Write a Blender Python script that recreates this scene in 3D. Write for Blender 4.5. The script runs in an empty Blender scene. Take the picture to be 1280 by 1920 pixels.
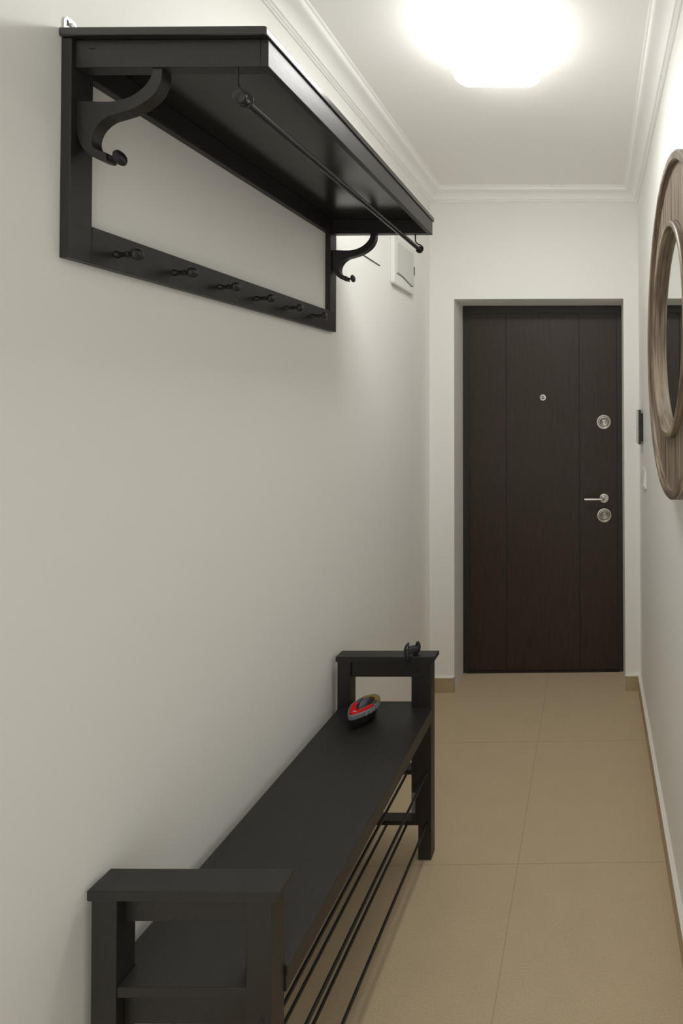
import bpy, bmesh, math
from mathutils import Vector, Matrix
C = bpy.context.scene.collection
S = bpy.context.scene
PI = math.pi

# ------------------------------------------------------------------ materials
def mat(name, col, rough=.5, metal=0, spec=.5, bump=0, bscale=200, stretch=(1, 1, 1), var=0, vscale=6, coat=0, coat_r=.2):
    m = bpy.data.materials.new(name); m.use_nodes = True
    nt = m.node_tree; n = nt.nodes; L = nt.links; b = n['Principled BSDF']
    b.inputs['Base Color'].default_value = (*col, 1)
    b.inputs['Roughness'].default_value = rough
    b.inputs['Metallic'].default_value = metal
    b.inputs['Specular IOR Level'].default_value = spec
    b.inputs['Coat Weight'].default_value = coat
    b.inputs['Coat Roughness'].default_value = coat_r
    tc = n.new('ShaderNodeTexCoord'); mp = n.new('ShaderNodeMapping')
    L.new(tc.outputs['Object'], mp.inputs['Vector']); mp.inputs['Scale'].default_value = stretch
    if bump:
        nz = n.new('ShaderNodeTexNoise'); nz.inputs['Scale'].default_value = bscale; nz.inputs['Detail'].default_value = 4
        L.new(mp.outputs[0], nz.inputs['Vector'])
        bp = n.new('ShaderNodeBump'); bp.inputs['Strength'].default_value = bump; bp.inputs['Distance'].default_value = .001
        L.new(nz.outputs['Fac'], bp.inputs['Height']); L.new(bp.outputs[0], b.inputs['Normal'])
    if var:
        nz = n.new('ShaderNodeTexNoise'); nz.inputs['Scale'].default_value = vscale; nz.inputs['Detail'].default_value = 6
        L.new(mp.outputs[0], nz.inputs['Vector'])
        r = n.new('ShaderNodeValToRGB')
        r.color_ramp.elements[0].position = .3; r.color_ramp.elements[1].position = .7
        r.color_ramp.elements[0].color = (*[c*(1-var) for c in col], 1)
        r.color_ramp.elements[1].color = (*[min(1, c*(1+var)) for c in col], 1)
        L.new(nz.outputs['Fac'], r.inputs[0]); L.new(r.outputs[0], b.inputs['Base Color'])
    return m

M_wall = mat('wall_paint', (.85, .842, .815), .55, spec=.3, bump=.06, bscale=260)
M_ceil = mat('ceiling_paint', (.90, .89, .865), .7, spec=.2)
M_trim = mat('moulding_paint', (.92, .915, .90), .5, spec=.3)
M_black = mat('black_brown_stain', (.0165, .0148, .0132), .41, spec=.55, bump=.2, bscale=60, stretch=(8, 1, 8), var=.25, vscale=18)
M_board = mat('black_brown_veneer', (.0185, .0165, .0148), .19, spec=.8, bump=.08, bscale=60, stretch=(8, 1, 8), var=.2, vscale=18)
M_blackmetal = mat('black_metal', (.012, .012, .012), .3, spec=.5)
M_knob = mat('dark_metal_knob', (.02, .019, .019), .28, metal=.3)
M_door = mat('door_laminate', (.036, .0235, .0160), .45, spec=.36, bump=.15, bscale=90, stretch=(6, 6, .6), var=.22, vscale=14)
M_doorframe = mat('door_frame_metal', (.018, .017, .016), .45)
M_nickel = mat('satin_nickel', (.60, .57, .52), .32, metal=1)
M_nickel_dark = mat('satin_nickel_dark', (.36, .34, .30), .4, metal=1)
M_dark = mat('dark_gap', (.01, .01, .01), .6)
M_white = mat('white_plastic', (.74, .745, .72), .35)
M_whitecaulk = mat('white_caulk', (.80, .78, .73), .6)
M_steel = mat('zinc_plate', (.75, .73, .68), .35, metal=.7)
M_base = mat('skirting_tile', (.44, .345, .215), .45, var=.06, vscale=60)
M_glass = mat('mirror_glass', (.80, .83, .81), .0, metal=1)
M_red = mat('red_plastic', (.62, .012, .012), .22, coat=.5)
M_grey = mat('grey_plastic', (.15, .165, .175), .35)
M_bluegrey = mat('bluegrey_plastic', (.075, .09, .13), .3)
M_yellow = mat('ochre_plastic', (.22, .155, .03), .5)
M_hull = mat('black_plastic', (.012, .011, .012), .4)
M_tag = mat('grey_label', (.16, .16, .16), .5)
M_panel = mat('panel_door_plastic', (.60, .61, .575), .3)
M_intercom = mat('intercom_body', (.02, .017, .017), .35)
M_screen = mat('intercom_glass', (.30, .26, .26), .15)  # pale tone paints in the white wall reflected by the glass

def floor_mat():
    m = bpy.data.materials.new('floor_tile'); m.use_nodes = True
    nt = m.node_tree; n = nt.nodes; L = nt.links; b = n['Principled BSDF']
    tc = n.new('ShaderNodeTexCoord'); mp = n.new('ShaderNodeMapping')
    L.new(tc.outputs['Object'], mp.inputs['Vector'])
    mp.inputs['Location'].default_value = (.2437, -1.6728, 0)
    br = n.new('ShaderNodeTexBrick'); br.offset = 0; br.squash = 1
    br.inputs['Scale'].default_value = 1; br.inputs['Brick Width'].default_value = .6; br.inputs['Row Height'].default_value = .6
    br.inputs['Mortar Size'].default_value = .0012; br.inputs['Mortar Smooth'].default_value = .1
    L.new(mp.outputs[0], br.inputs['Vector'])
    nz = n.new('ShaderNodeTexNoise'); nz.inputs['Scale'].default_value = 260; nz.inputs['Detail'].default_value = 3
    L.new(tc.outputs['Object'], nz.inputs['Vector'])
    nz2 = n.new('ShaderNodeTexNoise'); nz2.inputs['Scale'].default_value = 12; nz2.inputs['Detail'].default_value = 5
    L.new(tc.outputs['Object'], nz2.inputs['Vector'])
    r = n.new('ShaderNodeValToRGB'); r.color_ramp.elements[0].position = .3; r.color_ramp.elements[1].position = .7
    r.color_ramp.elements[0].color = (.525, .415, .273, 1); r.color_ramp.elements[1].color = (.63, .505, .338, 1)
    L.new(nz.outputs['Fac'], r.inputs[0])
    r2 = n.new('ShaderNodeValToRGB'); r2.color_ramp.elements[0].position = .3; r2.color_ramp.elements[1].position = .7
    r2.color_ramp.elements[0].color = (.95, .95, .95, 1); r2.color_ramp.elements[1].color = (1, 1, 1, 1)
    L.new(nz2.outputs['Fac'], r2.inputs[0])
    mu = n.new('ShaderNodeMixRGB'); mu.blend_type = 'MULTIPLY'; mu.inputs[0].default_value = 1
    L.new(r.outputs[0], mu.inputs[1]); L.new(r2.outputs[0], mu.inputs[2])
    mx = n.new('ShaderNodeMixRGB'); L.new(br.outputs['Fac'], mx.inputs[0]); L.new(mu.outputs[0], mx.inputs[1])
    mx.inputs[2].default_value = (.40, .318, .21, 1)
    L.new(mx.outputs[0], b.inputs['Base Color']); b.inputs['Roughness'].default_value = .5
    b.inputs['Specular IOR Level'].default_value = .3
    return m
M_floor = floor_mat()

def frame_wood(name='weathered_wood', st=(26, 26, 1.6), lift=1.0):
    """weathered brown wood with vertical boards: grain runs along z"""
    m = bpy.data.materials.new(name); m.use_nodes = True
    nt = m.node_tree; n = nt.nodes; L = nt.links; b = n['Principled BSDF']
    tc = n.new('ShaderNodeTexCoord'); mp = n.new('ShaderNodeMapping'); mp.inputs['Scale'].default_value = st
    L.new(tc.outputs['Object'], mp.inputs['Vector'])
    nz = n.new('ShaderNodeTexNoise'); nz.inputs['Scale'].default_value = 2.2; nz.inputs['Detail'].default_value = 8; nz.inputs['Distortion'].default_value = .6
    L.new(mp.outputs[0], nz.inputs['Vector'])
    r = n.new('ShaderNodeValToRGB'); e = r.color_ramp.elements
    e[0].position = .33; e[0].color = (.085, .058, .040, 1); e[1].position = .68; e[1].color = (.36, .285, .21, 1)
    k = e.new(.5); k.color = (.205, .155, .110, 1)
    L.new(nz.outputs['Fac'], r.inputs[0])
    L.new(r.outputs[0], b.inputs['Base Color']); b.inputs['Roughness'].default_value = .5
    bp = n.new('ShaderNodeBump'); bp.inputs['Strength'].default_value = .4; bp.inputs['Distance'].default_value = .002
    L.new(nz.outputs['Fac'], bp.inputs['Height']); L.new(bp.outputs[0], b.inputs['Normal'])
    return m
M_fw = frame_wood()
M_rim = frame_wood('weathered_rim_wood', (70, 3, 3))

# ------------------------------------------------------------------ helpers
def obj(name, bm, m, parent=None, smooth=False, bevel=0, seg=2):
    bmesh.ops.recalc_face_normals(bm, faces=bm.faces[:])
    me = bpy.data.meshes.new(name); bm.to_mesh(me); bm.free()
    me.materials.append(m)
    if smooth:
        for p in me.polygons: p.use_smooth = True
        me.set_sharp_from_angle(angle=math.radians(40))
    o = bpy.data.objects.new(name, me); C.objects.link(o)
    if parent: o.parent = parent
    if bevel:
        b = o.modifiers.new('bevel', 'BEVEL'); b.width = bevel; b.segments = seg; b.limit_method = 'ANGLE'; b.angle_limit = math.radians(40)
    return o

def box(bm, x0, x1, y0, y1, z0, z1):
    v = [bm.verts.new((x, y, z)) for x in (x0, x1) for y in (y0, y1) for z in (z0, z1)]
    for f in ((0, 1, 3, 2), (4, 6, 7, 5), (0, 4, 5, 1), (2, 3, 7, 6), (0, 2, 6, 4), (1, 5, 7, 3)):
        bm.faces.new([v[i] for i in f])
    return bm

def bx(name, x0, x1, y0, y1, z0, z1, m, parent=None, bevel=.001):
    return obj(name, box(bmesh.new(), x0, x1, y0, y1, z0, z1), m, parent, bevel=bevel)

def prism(bm, pts, axis, a, b):
    """polygon pts (2-D) extruded along axis from a to b. axis 'y': pts are (x,z); 'z': (x,y); 'x': (y,z)"""
    def mk(p, t):
        if axis == 'y': return (p[0], t, p[1])
        if axis == 'z': return (p[0], p[1], t)
        return (t, p[0], p[1])
    lo = [bm.verts.new(mk(p, a)) for p in pts]; hi = [bm.verts.new(mk(p, b)) for p in pts]
    bm.faces.new(lo); bm.faces.new(hi[::-1])
    n = len(pts)
    for i in range(n): bm.faces.new((lo[i], hi[i], hi[(i+1) % n], lo[(i+1) % n]))
    return bm

def lathe(bm, prof, mw, n=32):
    """prof: list of (r, t) along local axis z; mw: Matrix placing it"""
    rings = []
    for r, t in prof:
        if r < 1e-6: rings.append([bm.verts.new(mw @ Vector((0, 0, t)))])
        else: rings.append([bm.verts.new(mw @ Vector((r*math.cos(2*PI*i/n), r*math.sin(2*PI*i/n), t))) for i in range(n)])
    for A, B in zip(rings, rings[1:]):
        for i in range(n):
            j = (i+1) % n
            if len(A) == 1 and len(B) == 1: continue
            if len(A) == 1: bm.faces.new((A[0], B[j], B[i]))
            elif len(B) == 1: bm.faces.new((A[i], A[j], B[0]))
            else: bm.faces.new((A[i], A[j], B[j], B[i]))
    return bm

def axis_mat(o, d):
    return Matrix.Translation(Vector(o)) @ Vector((0, 0, 1)).rotation_difference(Vector(d).normalized()).to_matrix().to_4x4()

def tube(bm, path, r, n=14):
    P = [Vector(p) for p in path]; rings = []
    t0 = (P[1]-P[0]).normalized(); u = t0.orthogonal().normalized()
    for i, p in enumerate(P):
        t = (P[min(i+1, len(P)-1)]-P[max(i-1, 0)]).normalized()
        u = (u - t*u.dot(t)).normalized(); w = t.cross(u)
        rings.append([bm.verts.new(p + r*(math.cos(2*PI*k/n)*u + math.sin(2*PI*k/n)*w)) for k in range(n)])
    for A, B in zip(rings, rings[1:]):
        for k in range(n): bm.faces.new((A[k], A[(k+1) % n], B[(k+1) % n], B[k]))
    bm.faces.new(rings[0][::-1]); bm.faces.new(rings[-1])
    return bm

def smooth_path(pts, k=6, closed=False):
    out = []; n = len(pts); D = len(pts[0])
    rng = range(n) if closed else range(n-1)
    for i in rng:
        g = lambda j: pts[j % n] if closed else pts[max(0, min(n-1, j))]
        a, b, c, d = g(i-1), g(i), g(i+1), g(i+2)
        for s in range(k):
            t = s/k
            out.append(tuple(.5*(2*b[q] + (c[q]-a[q])*t + (2*a[q]-5*b[q]+4*c[q]-d[q])*t*t + (3*b[q]-a[q]-3*c[q]+d[q])*t**3) for q in range(D)))
    if not closed: out.append(tuple(pts[-1]))
    return out

def thing(name, label, cat, loc=(0, 0, 0), rz=0, group=None, kind=None):
    o = bpy.data.objects.new(name, None); C.objects.link(o); o.empty_display_size = .05
    o.location = loc; o.rotation_euler = (0, 0, rz)
    if label: o['label'] = label
    if cat: o['category'] = cat
    if group: o['group'] = group
    if kind: o['kind'] = kind
    return o

def struct(o, label, cat):
    o['kind'] = 'structure'; o['label'] = label; o['category'] = cat
    return o

# ------------------------------------------------------------------ dimensions
H = 1.4555                       # camera height
LS = -.0114                      # the left wall runs slightly off parallel
YE, YN = 2.678, 2.868            # end wall, back of the door recess
ZC = 2.568
XR = .2415
NL, NR, NT = -.7107, .1633, 2.0085
YB = -.5                        # the corridor goes on behind the camera
def XLw(y): return -.8355 + LS*(2.678-y)

# floor, ceiling
struct(bx('floor', -1.15, .55, YB, 3.1, -.06, 0, M_floor, bevel=0), 'beige stone-look floor laid in large square tiles', 'floor')
struct(bx('ceiling', -1.15, .55, YB, 3.1, ZC, ZC+.08, M_ceil, bevel=0), 'plain white painted hallway ceiling', 'ceiling')
# left wall
bm = prism(bmesh.new(), [(XLw(YB), YB), (XLw(3.1), 3.1), (-1.15, 3.1), (-1.15, YB)], 'z', 0, ZC)
struct(obj('wall_left', bm, M_wall), 'long white wall that carries the coat rack', 'wall')
struct(bx('wall_right', XR, XR+.2, YB, 3.1, 0, ZC, M_wall, bevel=0), 'white wall that carries the round mirror', 'wall')
# end wall with the recess opening
bm = bmesh.new()
box(bm, -.95, NL, YE, 3.05, 0, ZC); box(bm, NR, XR+.05, YE, 3.05, 0, ZC); box(bm, NL, NR, YE, 3.05, NT, ZC)
struct(obj('wall_end', bm, M_wall), 'white end wall with the recessed doorway', 'wall')

# crown mouldings, mitred (profile: distance from wall, drop from ceiling)
core = [(.079, .0), (.079, .004), (.076, .0065), (.0715, .0065), (.0715, .0105)]
core += smooth_path([(.0700, .0120), (.0690, .0160), (.0640, .0200), (.0540, .0215), (.0430, .0230), (.0330, .0270), (.0250, .0340), (.0200, .0420), (.0175, .0480)], 4)
core += [(.0120, .0485), (.0120, .0515), (.0085, .0545), (.0050, .0560), (.0050, .0595), (0, .0605)]
def sweep(name, a, b, label):
    """a, b: functions d -> (x, y) of the two ends"""
    bm = bmesh.new()
    pr = core + [(-.004, .0605), (-.004, -.004), (.079, -.004)]
    A = [bm.verts.new((*a(d), ZC-h)) for d, h in pr]; B = [bm.verts.new((*b(d), ZC-h)) for d, h in pr]
    n = len(pr)
    for i in range(n): bm.faces.new((A[i], A[(i+1) % n], B[(i+1) % n], B[i]))
    bm.faces.new(A); bm.faces.new(B[::-1])
    struct(obj(name, bm, M_trim, smooth=True), label, 'moulding')
cl = lambda d: (XLw(YE-d)+d, YE-d); cr = lambda d: (XR-d, YE-d)
sweep('trim_1', lambda d: (XLw(YB)+d, YB), cl, 'white crown moulding along the top of the coat rack wall')
sweep('trim_2', cl, cr, 'white crown moulding above the entrance door')
sweep('trim_3', cr, lambda d: (XR-d, YB), 'white crown moulding along the top of the mirror wall')

# skirting: tile with a painted ledge
BH = .0772
def skirt(name, pts, label):
    bm = prism(bmesh.new(), pts, 'z', 0, BH-.003)
    o = struct(obj(name, bm, M_base), label, 'skirting')
    bm = prism(bmesh.new(), pts, 'z', BH-.003, BH)
    obj('top_ledge', bm, M_whitecaulk, o)['label'] = 'white painted ledge along the top'
    return o
T = .015
skirt('baseboard_right', [(XR+.002, YB), (XR-T, YB), (XR-T, YE-T), (XR+.002, YE-T)], 'beige tile skirting with white ledge below the round mirror')
skirt('baseboard_end', [(NR, YE+.002), (XR+.002, YE+.002), (XR+.002, YE-T), (NR, YE-T)], 'short beige tile skirting right of the entrance door')
skirt('baseboard_end_left', [(-.84, YE+.002), (NL, YE+.002), (NL, YE-T), (-.84, YE-T)], 'short beige tile skirting left of the entrance door')
bt = .008
skirt('baseboard_left', [(XLw(YB)-.002, YB), (XLw(YB)+bt, YB), (XLw(YE-T)+bt, YE-T), (XLw(YE-T)-.002, YE-T)], 'beige tile skirting behind the black bench')

# ------------------------------------------------------------------ door
d = thing('door_1', 'dark brown laminate entrance door in the recess', 'door', (0, 0, 0), kind='structure')
bm = bmesh.new()
fy0 = YN-.022
prism(bm, [(NL, 0), (NL, NT), (NR, NT), (NR, 0), (NR-.028, 0), (NR-.028, NT-.042), (NL+.036, NT-.042), (NL+.036, 0)], 'y', fy0+.010, YN+.06)
obj('door_frame', bm, M_doorframe, d, bevel=.002)
bm = bmesh.new()
lx0, lx1, lz0, lz1 = NL+.0365, NR-.0285, .012, NT-.0425
ly = YN-.010
g = [-.473, -.0723]
xs = [lx0, g[0]-.0015, g[0]+.0015, g[1]-.0015, g[1]+.0015, lx1]
for i in range(5):
    yy = ly if i % 2 == 0 else ly+.004
    box(bm, xs[i], xs[i+1], yy, YN+.045, lz0, lz1)
leaf = obj('door_leaf', bm, M_door, d, bevel=.0006)
bx('inner_rebate', lx0, lx1, ly+.001, ly+.02, lz1-.0005, lz1+.004, M_doorframe, d)
bx('threshold', NL+.02, NR-.02, fy0+.006, YN+.05, 0, .011, M_dark, d)
my = (0, -1, 0)
def disc(name, x, z, prof, m, parent, y=ly): return obj(name, lathe(bmesh.new(), prof, axis_mat((x, y, z), my), 40), m, parent, smooth=True)
h = disc('door_handle', .0622, .948, [(0, -.002), (.026, -.002), (.026, .006), (.0245, .009), (.018, .0095), (.0165, .0075), (.0120, .0075), (.0115, .012), (.0095, .0125), (.0095, .040), (0, .040)], M_nickel, d)
bm = bmesh.new()
tube(bm, smooth_path([(.0622, ly-.030, .948), (.0600, ly-.042, .948), (.050, ly-.047, .948), (.035, ly-.0475, .948), (-.045, ly-.0475, .948)], 4), .0068, 18)
obj('lever', bm, M_nickel, h, smooth=True)
for zz in (1.3653, .8541):
    k = disc('door_lock', .0630, zz, [(0, -.002), (.039, -.002), (.040, .005), (.038, .0085), (.033, .009), (.0315, .006), (.0300, .005), (.0, .005)], M_nickel, d)
    kk = disc('lock_face', .0630, zz, [(0, .004), (.029, .004), (.029, .0055), (.022, .007), (.021, .0062), (0, .0062)], M_nickel_dark, k)
    if zz > 1:
        obj('keyhole_cover', box(box(bmesh.new(), .0530, .0730, ly-.012, ly-.005, zz+.004, zz+.010), .0590, .0670, ly-.010, ly-.005, zz-.020, zz+.004), M_nickel, k, bevel=.001)
    else:
        obj('keyhole_cover', box(box(bmesh.new(), .0545, .0715, ly-.011, ly-.005, zz+.008, zz+.012), .0610, .0650, ly-.012, ly-.005, zz-.017, zz+.004), M_nickel, k, bevel=.001)
pe = disc('peephole', -.2709, 1.501, [(0, -.002), (.0185, -.002), (.0190, .003), (.0165, .007), (.0105, .0075), (.0095, .005), (0, .005)], M_nickel, d)
disc('lens', -.2709, 1.501, [(0, .0045), (.009, .0045), (.007, .0065), (0, .0075)], M_dark, pe)
bx('shutter', -.2785, -.2633, ly-.009, ly-.006, 1.4992, 1.5035, M_nickel, pe)

# ------------------------------------------------------------------ ceiling lamp
def rsq(x0, x1, y0, y1, r, k=7):
    p = []
    for cx, cy, a0 in ((x1-r, y1-r, 0), (x0+r, y1-r, 90), (x0+r, y0+r, 180), (x1-r, y0+r, 270)):
        for i in range(k+1):
            a = math.radians(a0+90*i/k); p.append((cx+r*math.cos(a), cy+r*math.sin(a)))
    return p
LX0, LX1, LY0, LY1 = -.434, -.157, 1.390, 1.673
lamp = thing('ceiling_lamp', 'glowing white square ceiling lamp with rounded corners', 'ceiling lamp', ((LX0+LX1)/2, (LY0+LY1)/2, ZC))
cx, cy = (LX0+LX1)/2, (LY0+LY1)/2
hx, hy = (LX1-LX0)/2, (LY1-LY0)/2
bm = prism(bmesh.new(), rsq(-hx+.012, hx-.012, -hy+.012, hy-.012, .03), 'z', -.012, 0)
obj('base_plate', bm, M_white, lamp)
def emit(name, st):
    m = bpy.data.materials.new(name); m.use_nodes = True
    b = m.node_tree.nodes['Principled BSDF']; b.inputs['Base Color'].default_value = (.8, .8, .8, 1)
    b.inputs['Emission Color'].default_value = (.995, .99, .96, 1); b.inputs['Emission Strength'].default_value = st
    return m
def shade(name, levels, m, close):
    bm = bmesh.new(); rings = []
    for ins, z in levels:
        rings.append([bm.verts.new((x, y, z)) for x, y in rsq(-hx+ins, hx-ins, -hy+ins, hy-ins, max(.044-ins*.3, .03))])
    for A, B in zip(rings, rings[1:]):
        for i in range(len(A)): bm.faces.new((A[i], A[(i+1) % len(A)], B[(i+1) % len(A)], B[i]))
    if close: bm.faces.new(rings[-1])
    else: bm.faces.new(rings[0][::-1])
    return obj(name, bm, m, lamp, smooth=True)
shade('shade_side', ((.010, -.0121), (.003, -.022), (0, -.040), (0, -.064), (.003, -.0740)), emit('lamp_side', 8.0), False)['label'] = 'lit opal plastic side wall'
shade('diffuser', ((.003, -.0740), (.010, -.0835), (.04, -.0865)), emit('lamp_diffuser', 35.0), True)['label'] = 'bright opal plastic diffuser face'

# ------------------------------------------------------------------ coat rack
RY = .8401
R = thing('coat_rack', 'black wooden wall coat rack with hat shelf, pegs and hanging rod', 'coat rack', (XLw(RY), RY, 0), LS)
FX = .0167; ZB = 1.698; ZA = 2.0104; ZT = 2.0700; ZU = 2.0555
bx('stile', 0, FX, 0, .0368, ZB, ZU, M_black, R); bx('stile', 0, FX, .8132, .85, ZB, ZU, M_black, R)
bx('peg_rail', 0, FX, .0371, .8129, ZB, 1.7605, M_black, R)
bx('back_rail', 0, FX, .0371, .8129, ZA-.002, ZU, M_black, R)
bx('top_board', 0, .3345, -.005, .8535, ZU+.0002, ZT, M_board, R, bevel=.0025)
bx('side_apron', FX, .3188, .006, .027, ZA, ZU, M_black, R); bx('side_apron', FX, .3188, .823, .8445, ZA, ZU, M_black, R)
bx('front_apron', .3190, .3315, .006, .8445, ZA, ZU, M_black, R)
bx('slot_mark', .0400, .0490, .0052, .0064, 2.0405, 2.0420, M_dark, R, bevel=0)
BP = [(.0165, 1.9575), (.036, 1.957), (.060, 1.9563), (.080, 1.9572), (.103, 1.9640), (.121, 1.9755), (.1325, 1.9880), (.1385, 2.0000), (.1395, ZA+.001)]
BP2 = [(.1560, ZA+.001), (.1555, 1.9960), (.1510, 1.9820), (.1410, 1.9665), (.1230, 1.9520), (.1040, 1.9425), (.0840, 1.9360), (.0660, 1.9305), (.0520, 1.9200), (.0435, 1.9070), (.0405, 1.8930), (.0440, 1.8820), (.0530, 1.8760), (.0640, 1.8730)]
BP3 = [(.0665, 1.8600), (.0600, 1.8590), (.0460, 1.8640), (.0330, 1.8730), (.0230, 1.8860), (.0180, 1.9020), (.0165, 1.9200)]
prof = smooth_path(BP, 4) + smooth_path(BP2, 4) + smooth_path(BP3, 4)
KN = [(0, -.004), (.0055, -.004), (.0055, .001), (.0032, .003), (.0030, .0090), (.0048, .0105), (.0095, .0115), (.0120, .0140), (.0122, .0165), (.0090, .0200), (.0040, .0215), (0, .0218)]
for y in (.009, .822):
    o = obj('bracket', prism(bmesh.new(), prof, 'y', y, y+.0195), M_black, R, bevel=.0012)
    obj('knob', lathe(bmesh.new(), KN, axis_mat((.0640, y+.0098, 1.8665), (1, 0, .08)), 28), M_knob, o, smooth=True)
PG = [(0, -.002), (.0068, -.002), (.0068, .0015), (.0050, .004), (.0040, .010), (.0042, .017), (.0062, .019), (.0062, .022), (.0040, .024), (.0042, .028), (.0080, .0305), (.0112, .0335), (.0118, .037), (.0095, .0410), (.0050, .0430), (0, .0435)]
for k in range(6):
    obj('peg', lathe(bmesh.new(), PG, axis_mat((FX, .0818+.1252*k, 1.7265), (1, 0, 0)), 28), M_knob, R, smooth=True)
r = obj('hanging_rod', tube(bmesh.new(), [(.289, .000, 1.9570), (.289, .846, 1.9640)],   .0068, 24), M_blackmetal, R, smooth=True)
for y, z in ((.0, 1.9570), (.846, 1.9640)):
    obj('end_cap', lathe(bmesh.new(), [(0, -.0045), (.007, -.004), (.0108, -.002), (.0118, .0005), (.0112, .0030), (.0080, .0042), (0, .0042)], axis_mat((.289, y, z), (0, 1 if y < .4 else -1, 0)), 30), M_blackmetal, r, smooth=True)
for y, dz in ((.010, 0), (.836, .007)):
    pth = [(.279, y, ZA+.002), (.279, y, 1.990+dz), (.2800, y, 1.980+dz), (.2870, y, 1.9725+dz), (.2965, y, 1.9685+dz), (.3030, y, 1.9600+dz), (.3015, y, 1.9510+dz), (.2950, y, 1.9460+dz), (.2870, y, 1.9465+dz), (.2815, y, 1.9530+dz)]
    obj('wire_hook', tube(bmesh.new(), smooth_path(pth, 5), .0021, 10), M_blackmetal, R, smooth=True)
o = obj('hanging_plate', prism(bmesh.new(), [(.002, ZT-.002), (.002, 2.0870), (.004, 2.0920), (.009, 2.0955), (.017, 2.0955), (.0225, 2.0920), (.0245, 2.0860), (.0245, ZT-.002)], 'x', .0, .0022), M_steel, R, bevel=.0004)
o['label'] = 'small bare metal hanging plate'
obj('screw', lathe(bmesh.new(), [(0, 0), (.0046, 0), (.0046, .0020), (.0030, .0032), (.0015, .0032), (.0012, .0015), (0, .0015)], axis_mat((.0018, .0150, 2.0850), (1, 0, 0)), 20), M_steel, o, smooth=True)
bx('key_slot', .0021, .0026, .0065, .0095, 2.0800, 2.0900, M_dark, o, bevel=0)

# ------------------------------------------------------------------ bench
B = thing('shoe_bench', 'black wooden hallway bench with two metal rod shoe shelves', 'bench', (-.8468, .8852, 0), -.0195)
def end(y, s):
    Y = lambda t: y + s*t
    def b2(name, x0, x1, a, c, z0, z1, m=M_black, bev=.0012):
        ya, yc = sorted((Y(a), Y(c))); return bx(name, x0, x1, ya, yc, z0, z1, m, B, bev)
    bm = prism(bmesh.new(), [(0, .650), (.322, .650), (.322, .639), (.316, .6325), (.002, .6325), (0, .6345)], 'y', *sorted((Y(0), Y(.043))))
    obj('armrest_cap', bm, M_black, B, bevel=.0012)
    for x0, x1 in ((.0044, .047), (.266, .308)):
        lg = b2('leg', x0, x1, .004, .040, 0.002, .6324)
        if s > 0 and x0 > .1:
            obj('bolt_cap', lathe(bmesh.new(), [(0, -.002), (.0042, -.002), (.0042, .001), (.003, .0018), (0, .0018)], axis_mat((.292, .0042, .434), (0, -1, 0)), 20), M_dark, lg, smooth=True)
    b2('top_rail', .0472, .2658, .020, .034, .581, .6324)
    b2('seat_rail', .0472, .2658, .020, .034, .409, .4685)
    b2('shelf_rail', .0472, .2658, .004, .039, .2715, .2870)
    b2('shelf_rail', .0472, .2658, .004, .039, .1105, .1245)
    b2('inner_batten', .2440, .2657, .0345, .0395, .125, .5950)
end(0, 1); end(.85, -1)
t = bx('care_label', .2445, .2565, .8095, .8104, .150, .215, M_tag, B, 0); t['label'] = 'grey care label on the inner batten'
zs0, zs1 = .469, .487
bm = prism(bmesh.new(), [(.011, .0405), (.0472, .0405), (.0472, .005), (.2658, .005), (.2658, .0405), (.3135, .0405), (.3135, .8095), (.2658, .8095), (.2658, .845), (.0472, .845), (.0472, .8095), (.011, .8095)], 'z', zs0, zs1)
obj('seat', bm, M_black, B, bevel=.0015)
bx('front_rail', .294, .311, .0405, .8095, .4415, .4688, M_black, B)
bx('rear_rail', .013, .030, .0405, .8095, .4415, .4688, M_black, B)
for z in (.2795, .1180):
    for x in (.040, .104, .167, .231, .294):
        if x > .28 or x < .047:
            y0, y1 = .036, .814
        else: y0, y1 = .037, .813
        obj('shoe_rod', tube(bmesh.new(), [(x, y0, z), (x, y1, z)], .0042, 14), M_blackmetal, B, smooth=True)

# ------------------------------------------------------------------ round mirror
MY, MZ, MR, M1, M2 = 1.3118, 1.6416, .4182, .2673, .2527
X1, XG = .185, .2045
mr = thing('round_mirror', 'large round wall mirror in a broad weathered brown wooden frame', 'mirror', (XR, MY, MZ))
ax = axis_mat((0, 0, 0), (-1, 0, 0))
def ring(prof, n=128):
    bm = bmesh.new(); rs = []
    for r_, t_ in prof: rs.append([bm.verts.new(ax @ Vector((r_*math.cos(2*PI*i/n), r_*math.sin(2*PI*i/n), t_))) for i in range(n)])
    k = len(rs)
    for q in range(k):
        A, Bq = rs[q], rs[(q+1) % k]
        for i in range(n): bm.faces.new((A[i], A[(i+1) % n], Bq[(i+1) % n], Bq[i]))
    return bm
tt = XR-X1
obj('outer_rim', ring([(MR, 0), (MR, tt-.004), (MR-.004, tt), (MR-.018, tt), (MR-.021, tt-.003), (MR-.022, tt-.018), (MR-.022, 0)]), M_rim, mr, smooth=True)
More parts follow.
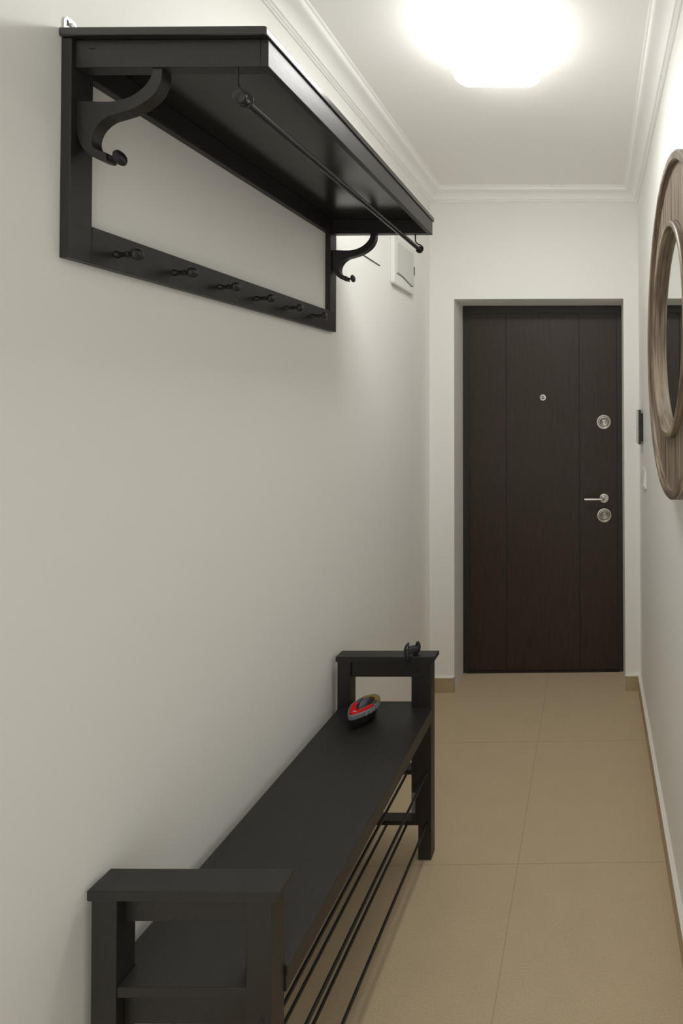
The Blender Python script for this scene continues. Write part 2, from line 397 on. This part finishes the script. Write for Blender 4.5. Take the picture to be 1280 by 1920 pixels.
# boards: vertical planks clipped between two circles
pn = bmesh.new()
ro, ri = MR-.0215, M1+.001
w = .135
face_t = tt-.0135
import random
random.seed(4)
def chord(r, y): return math.sqrt(max(r*r-y*y, 0))
y = -.435
while y < ro-1e-4:
    ya, yb = max(y+.0013, -ro+.0003), min(y+w-.0013, ro-.0003)
    N = 10; ys = [ya+(yb-ya)*i/N for i in range(N+1)]
    tf = face_t - random.uniform(0, .0012)
    for sgn in (1, -1):
        top = [(a, sgn*chord(ro, a)) for a in ys]; bot = [(a, sgn*chord(ri, a)) for a in ys]
        for i in range(N):
            q = [top[i], top[i+1], bot[i+1], bot[i]]
            if abs(q[0][1]-q[3][1]) < 1e-5 and abs(q[1][1]-q[2][1]) < 1e-5: continue
            a = [pn.verts.new((-tf, p[0], p[1])) for p in q]; b_ = [pn.verts.new((-.004, p[0], p[1])) for p in q]
            try:
                pn.faces.new(a); pn.faces.new(b_[::-1])
                for j in range(4): pn.faces.new((a[j], b_[j], b_[(j+1) % 4], a[(j+1) % 4]))
            except ValueError: pass
    y += w
bmesh.ops.remove_doubles(pn, verts=pn.verts[:], dist=1e-5)
obj('board_panel', pn, M_fw, mr)
obj('inner_rim', ring([(M1, .004), (M1, tt-.002), (M1-.003, tt+.001), (M2+.003, tt+.001), (M2, tt-.002), (M2, .010), (M2, .004)]), M_rim, mr, smooth=True)
bm = lathe(bmesh.new(), [(0, XR-XG), (M2+.001, XR-XG), (M2+.001, XR-XG-.004), (0, XR-XG-.004)], ax, 96)
obj('mirror_glass', bm, M_glass, mr)
bm = lathe(bmesh.new(), [(0, 0), (MR-.01, 0), (MR-.01, .0035), (0, .0035)], ax, 96)
obj('backing_board', bm, M_fw, mr)

# ------------------------------------------------------------------ wall fittings
def lw(y, z): return (XLw(y), y, z)
fb = thing('fuse_box', 'white plastic fuse box cover on the wall past the coat rack', 'fuse box', lw(2.167, 1.970), LS)
def rrect(y0, y1, z0, z1, r, k=5):
    return [(a, b) for a, b in rsq(y0, y1, z0, z1, r, k)]
obj('frame', prism(bmesh.new(), rrect(0, .240, 0, .208, .012), 'x', 0, .018), M_white, fb, bevel=.003)
dp = [(.022, .050), (.022, .176), (.032, .186), (.212, .186), (.222, .176), (.222, .046), (.200, .036), (.165, .040), (.120, .047), (.075, .052), (.035, .054)]
dr = obj('door', prism(bmesh.new(), dp, 'x', .012, .0215), M_panel, fb, bevel=.002)
obj('door_gap', tube(bmesh.new(), [(.0178, a, b) for a, b in smooth_path([(.024, .0475), (.075, .0485), (.120, .0430), (.165, .0355), (.200, .0320), (.222, .0400)], 4)], .0016, 8), M_dark, fb)
obj('latch', prism(bmesh.new(), rrect(.224, .232, .090, .130, .0038), 'x', .0150, .0215), M_dark, fb)
jb = thing('junction_cover', 'thin white cover plate painted into the wall beside the fuse box', 'cover plate', lw(1.915, 2.017), LS)
obj('plate', prism(bmesh.new(), rrect(0, .147, 0, .07, .003), 'x', 0, .0030), M_wall, jb)
bx('shadow_strip', 0, .0031, 0.002, .147, -.0025, 0, M_dark, jb, bevel=0)  # dark strip drawn in as the shadow line under the plate

ic = thing('intercom', 'slim dark intercom handset panel on the wall beside the door', 'intercom', (XR, 2.4592, 1.27))
bx('body', -.0175, .0005, .006, .112, .013, .148, M_intercom, ic, bevel=.004)
bx('bezel', -.0225, -.0110, 0, .120, 0, .164, M_intercom, ic, bevel=.0012)
o = bx('front_plate', -.0238, -.0224, .001, .119, .001, .163, M_screen, ic, bevel=.0004); o['label'] = 'glossy front plate with a pale wall reflection painted in'
for z in (.046, .062):
    bx('side_button', -.0200, -.0170, -.0010, .0005, z, z+.004, M_tag, ic, bevel=.0004)
sw = thing('light_switch', 'white double light switch on the wall below the intercom', 'light switch', (XR, 2.330, 1.080))
bx('plate', -.0085, 0, 0, .150, 0, .085, M_white, sw, bevel=.002)
for y in (.012, .078):
    o = obj('rocker', prism(bmesh.new(), [(-.0080, .008), (-.0150, .008), (-.0100, .077), (-.0080, .077)], 'y', y, y+.060), M_white, sw, bevel=.001)

# ------------------------------------------------------------------ toy boat (frame: bow at -y)
tb = thing('toy_boat', 'small red and grey toy speedboat with black hull on the bench seat', 'toy boat')
tb.parent = None
Mb = Matrix.Translation((-.8468, .8852, 0)) @ Matrix.Rotation(-.0195, 4, 'Z')
loc = Mb @ Vector((.121, .741, .4871)); tb.location = loc; tb.rotation_euler = (0, 0, -.0195 - .22)
def outline(L, W, n=44, off=0):
    pts = []
    for i in range(n):
        a = 2*PI*i/n
        yy = math.sin(a); xx_ = math.cos(a)
        fall = 1 if yy > 0 else (1 - .42*(-yy)**1.6)
        pts.append((W*xx_*fall*(1 if yy > 0 else 1), L*yy))
    return pts
def loft(levels, cap=True):
    bm = bmesh.new(); rs = [[bm.verts.new(p) for p in lv] for lv in levels]
    for A, Bq in zip(rs, rs[1:]):
        n = len(A)
        for i in range(n): bm.faces.new((A[i], A[(i+1) % n], Bq[(i+1) % n], Bq[i]))
    if cap: bm.faces.new(rs[0][::-1]); bm.faces.new(rs[-1])
    return bm
def lev(L, W, z, dy=0, tilt=0): return [(x, y+dy, z+tilt*y) for x, y in outline(L, W)]
obj('hull', loft([lev(.043, .021, 0, -.002), lev(.048, .028, .006, 0), lev(.053, .033, .024, 0), lev(.056, .0355, .0345, 0)]), M_hull, tb, smooth=True)
rim = loft([lev(.056, .0350, .0340), lev(.0610, .0395, .0350), lev(.0615, .0400, .0430), lev(.0600, .0385, .0480), lev(.0580, .0365, .0490), lev(.0560, .0345, .0480), lev(.0550, .0335, .0400)])
rim = obj('rim', rim, M_grey, tb, smooth=True)
for k in range(5):
    y = -.028+.013*k
    xo = .0396*(1 - .42*max(0, -y/.066)**1.6)*math.sqrt(max(0, 1-(y/.0613)**2))
    bx('rim_rib', xo-.0015, xo+.0022, y-.0012, y+.0012, .0355, .0450, mat('light_grey_plastic_%d' % k, (.33, .33, .33), .4), tb, bevel=.0004)
dk = loft([[(x, y, .040) for x, y in outline(.055, .0335) if y < .012] , [(x*.95, y*.96-.001, .0495) for x, y in outline(.055, .0335) if y < .012]])
obj('red_deck', dk, M_red, tb, smooth=True)
bm = loft([[(x*.62, y*.62+.004, .0490) for x, y in outline(.055, .0335)], [(x*.55, y*.55+.006, .0515) for x, y in outline(.055, .0335)]])
obj('cockpit', bm, M_hull, tb, smooth=True)
bm = loft([[(x*.30, y*.42+.001, .0510) for x, y in outline(.055, .0335)], [(x*.24, y*.34+.004, .0590) for x, y in outline(.055, .0335)], [(x*.10, y*.14+.008, .0620) for x, y in outline(.055, .0335)]])
obj('canopy', bm, M_bluegrey, tb, smooth=True)
st = [(x, y) for x, y in outline(.055, .0335)]
bm = bmesh.new()
arc = [(.031*math.cos(a), .022+.031*math.sin(a)) for a in [math.radians(12+156*i/16) for i in range(17)]]
arci = [(.020*math.cos(a), .022+.019*math.sin(a)) for a in [math.radians(168-156*i/16) for i in range(17)]]
obj('stern_bench', prism(bm, arc+arci, 'z', .041, .0510), M_yellow, tb, bevel=.001)
bx('bow_highlight', -.006, .006, -.041, -.037, .0490, .0502, M_steel, tb, bevel=.0003)  # bright strip standing in for the white highlight on the red bow

# ------------------------------------------------------------------ claw clip on the far armrest
cc = thing('hair_clip', 'black claw hair clip gripping the far armrest of the bench', 'hair clip')
cc.location = Mb @ Vector((.241, .8185, .6502)); cc.rotation_euler = (0, 0, -.0195)
def shell(pts, wid, th, name, m):
    """curved blade: centre line pts (x,y,z) with half width per point"""
    bm = bmesh.new(); rs = []
    for (p, w_) in zip(pts, wid):
        rs.append([bm.verts.new((p[0]+w_*math.cos(2*PI*k/16), p[1]+th*math.sin(2*PI*k/16)*min(1, w_/.005), p[2])) for k in range(16)])
    for A, Bq in zip(rs, rs[1:]):
        for i in range(16): bm.faces.new((A[i], A[(i+1) % 16], Bq[(i+1) % 16], Bq[i]))
    bm.faces.new(rs[0]); bm.faces.new(rs[-1][::-1])
    return obj(name, bm, m, cc, smooth=True)
M_clip = mat('black_clip_plastic', (.018, .018, .019), .25)
jn = shell([(-.004, -.012, .046), (-.006, -.013, .043), (-.0085, -.015, .036), (-.0095, -.0165, .026), (-.009, -.0175, .014), (-.0075, -.018, .002), (-.006, -.017, -.010), (-.006, -.0155, -.017)], [.0016, .0042, .0068, .0086, .0090, .0076, .0054, .0024], .0055, 'jaw', M_clip)
shell([(.0165, .010, .040), (.0165, .0105, .037), (.017, .012, .030), (.0165, .013, .020), (.014, .013, .010), (.011, .012, .003), (.009, .011, .0005)], [.0018, .0050, .0080, .0098, .0102, .0095, .0085], .0060, 'jaw', M_clip)
obj('hinge', tube(bmesh.new(), [(-.008, -.012, .0185), (0.0, -.004, .019), (.015, .009, .016)], .0125, 20), M_clip, cc, smooth=True)
obj('rivet', lathe(bmesh.new(), [(0, 0), (.0018, 0), (.0018, .0012), (0, .0020)], axis_mat((-.0062, -.0190, .032), (0, -1, .2)), 16), M_steel, jn, smooth=True)

# ------------------------------------------------------------------ world, camera, view
w_ = bpy.data.worlds.new('world'); S.world = w_; w_.use_nodes = True
bg = w_.node_tree.nodes['Background']; bg.inputs[0].default_value = (1.0, 1.0, .965, 1); bg.inputs[1].default_value = 1.12

f, u0, v0 = 972.861, 1119.6989, 746.6329
yaw, pitch, roll = .010, .0142, -.0049
cam = bpy.data.cameras.new('camera'); co = bpy.data.objects.new('camera', cam); C.objects.link(co)
cam.sensor_fit = 'AUTO'; cam.sensor_width = 36; cam.lens = f/1920*36
cam.shift_x = (640-u0)/1920; cam.shift_y = (v0-960)/1920
cam.clip_start = .02; cam.clip_end = 50
cyy, sy = math.cos(yaw), math.sin(yaw); cp, sp = math.cos(pitch), math.sin(pitch); crr, sr = math.cos(roll), math.sin(roll)
A = Matrix(((cyy, -sy, 0), (sy, cyy, 0), (0, 0, 1))); Bm = Matrix(((1, 0, 0), (0, cp, sp), (0, -sp, cp))); Cm = Matrix(((crr, 0, sr), (0, 1, 0), (-sr, 0, crr)))
M = Cm @ Bm @ A
rot = Matrix((M[0], M[2], -M[1])).transposed()
co.matrix_world = Matrix.Translation((0, 0, H)) @ rot.to_4x4()
S.camera = co
S.view_settings.view_transform = 'Standard'; S.view_settings.look = 'None'; S.view_settings.gamma = 1
S.view_settings.exposure = 0.0
S.cycles.max_bounces = 12; S.cycles.diffuse_bounces = 8; S.cycles.glossy_bounces = 6
S.cycles.use_denoising = True
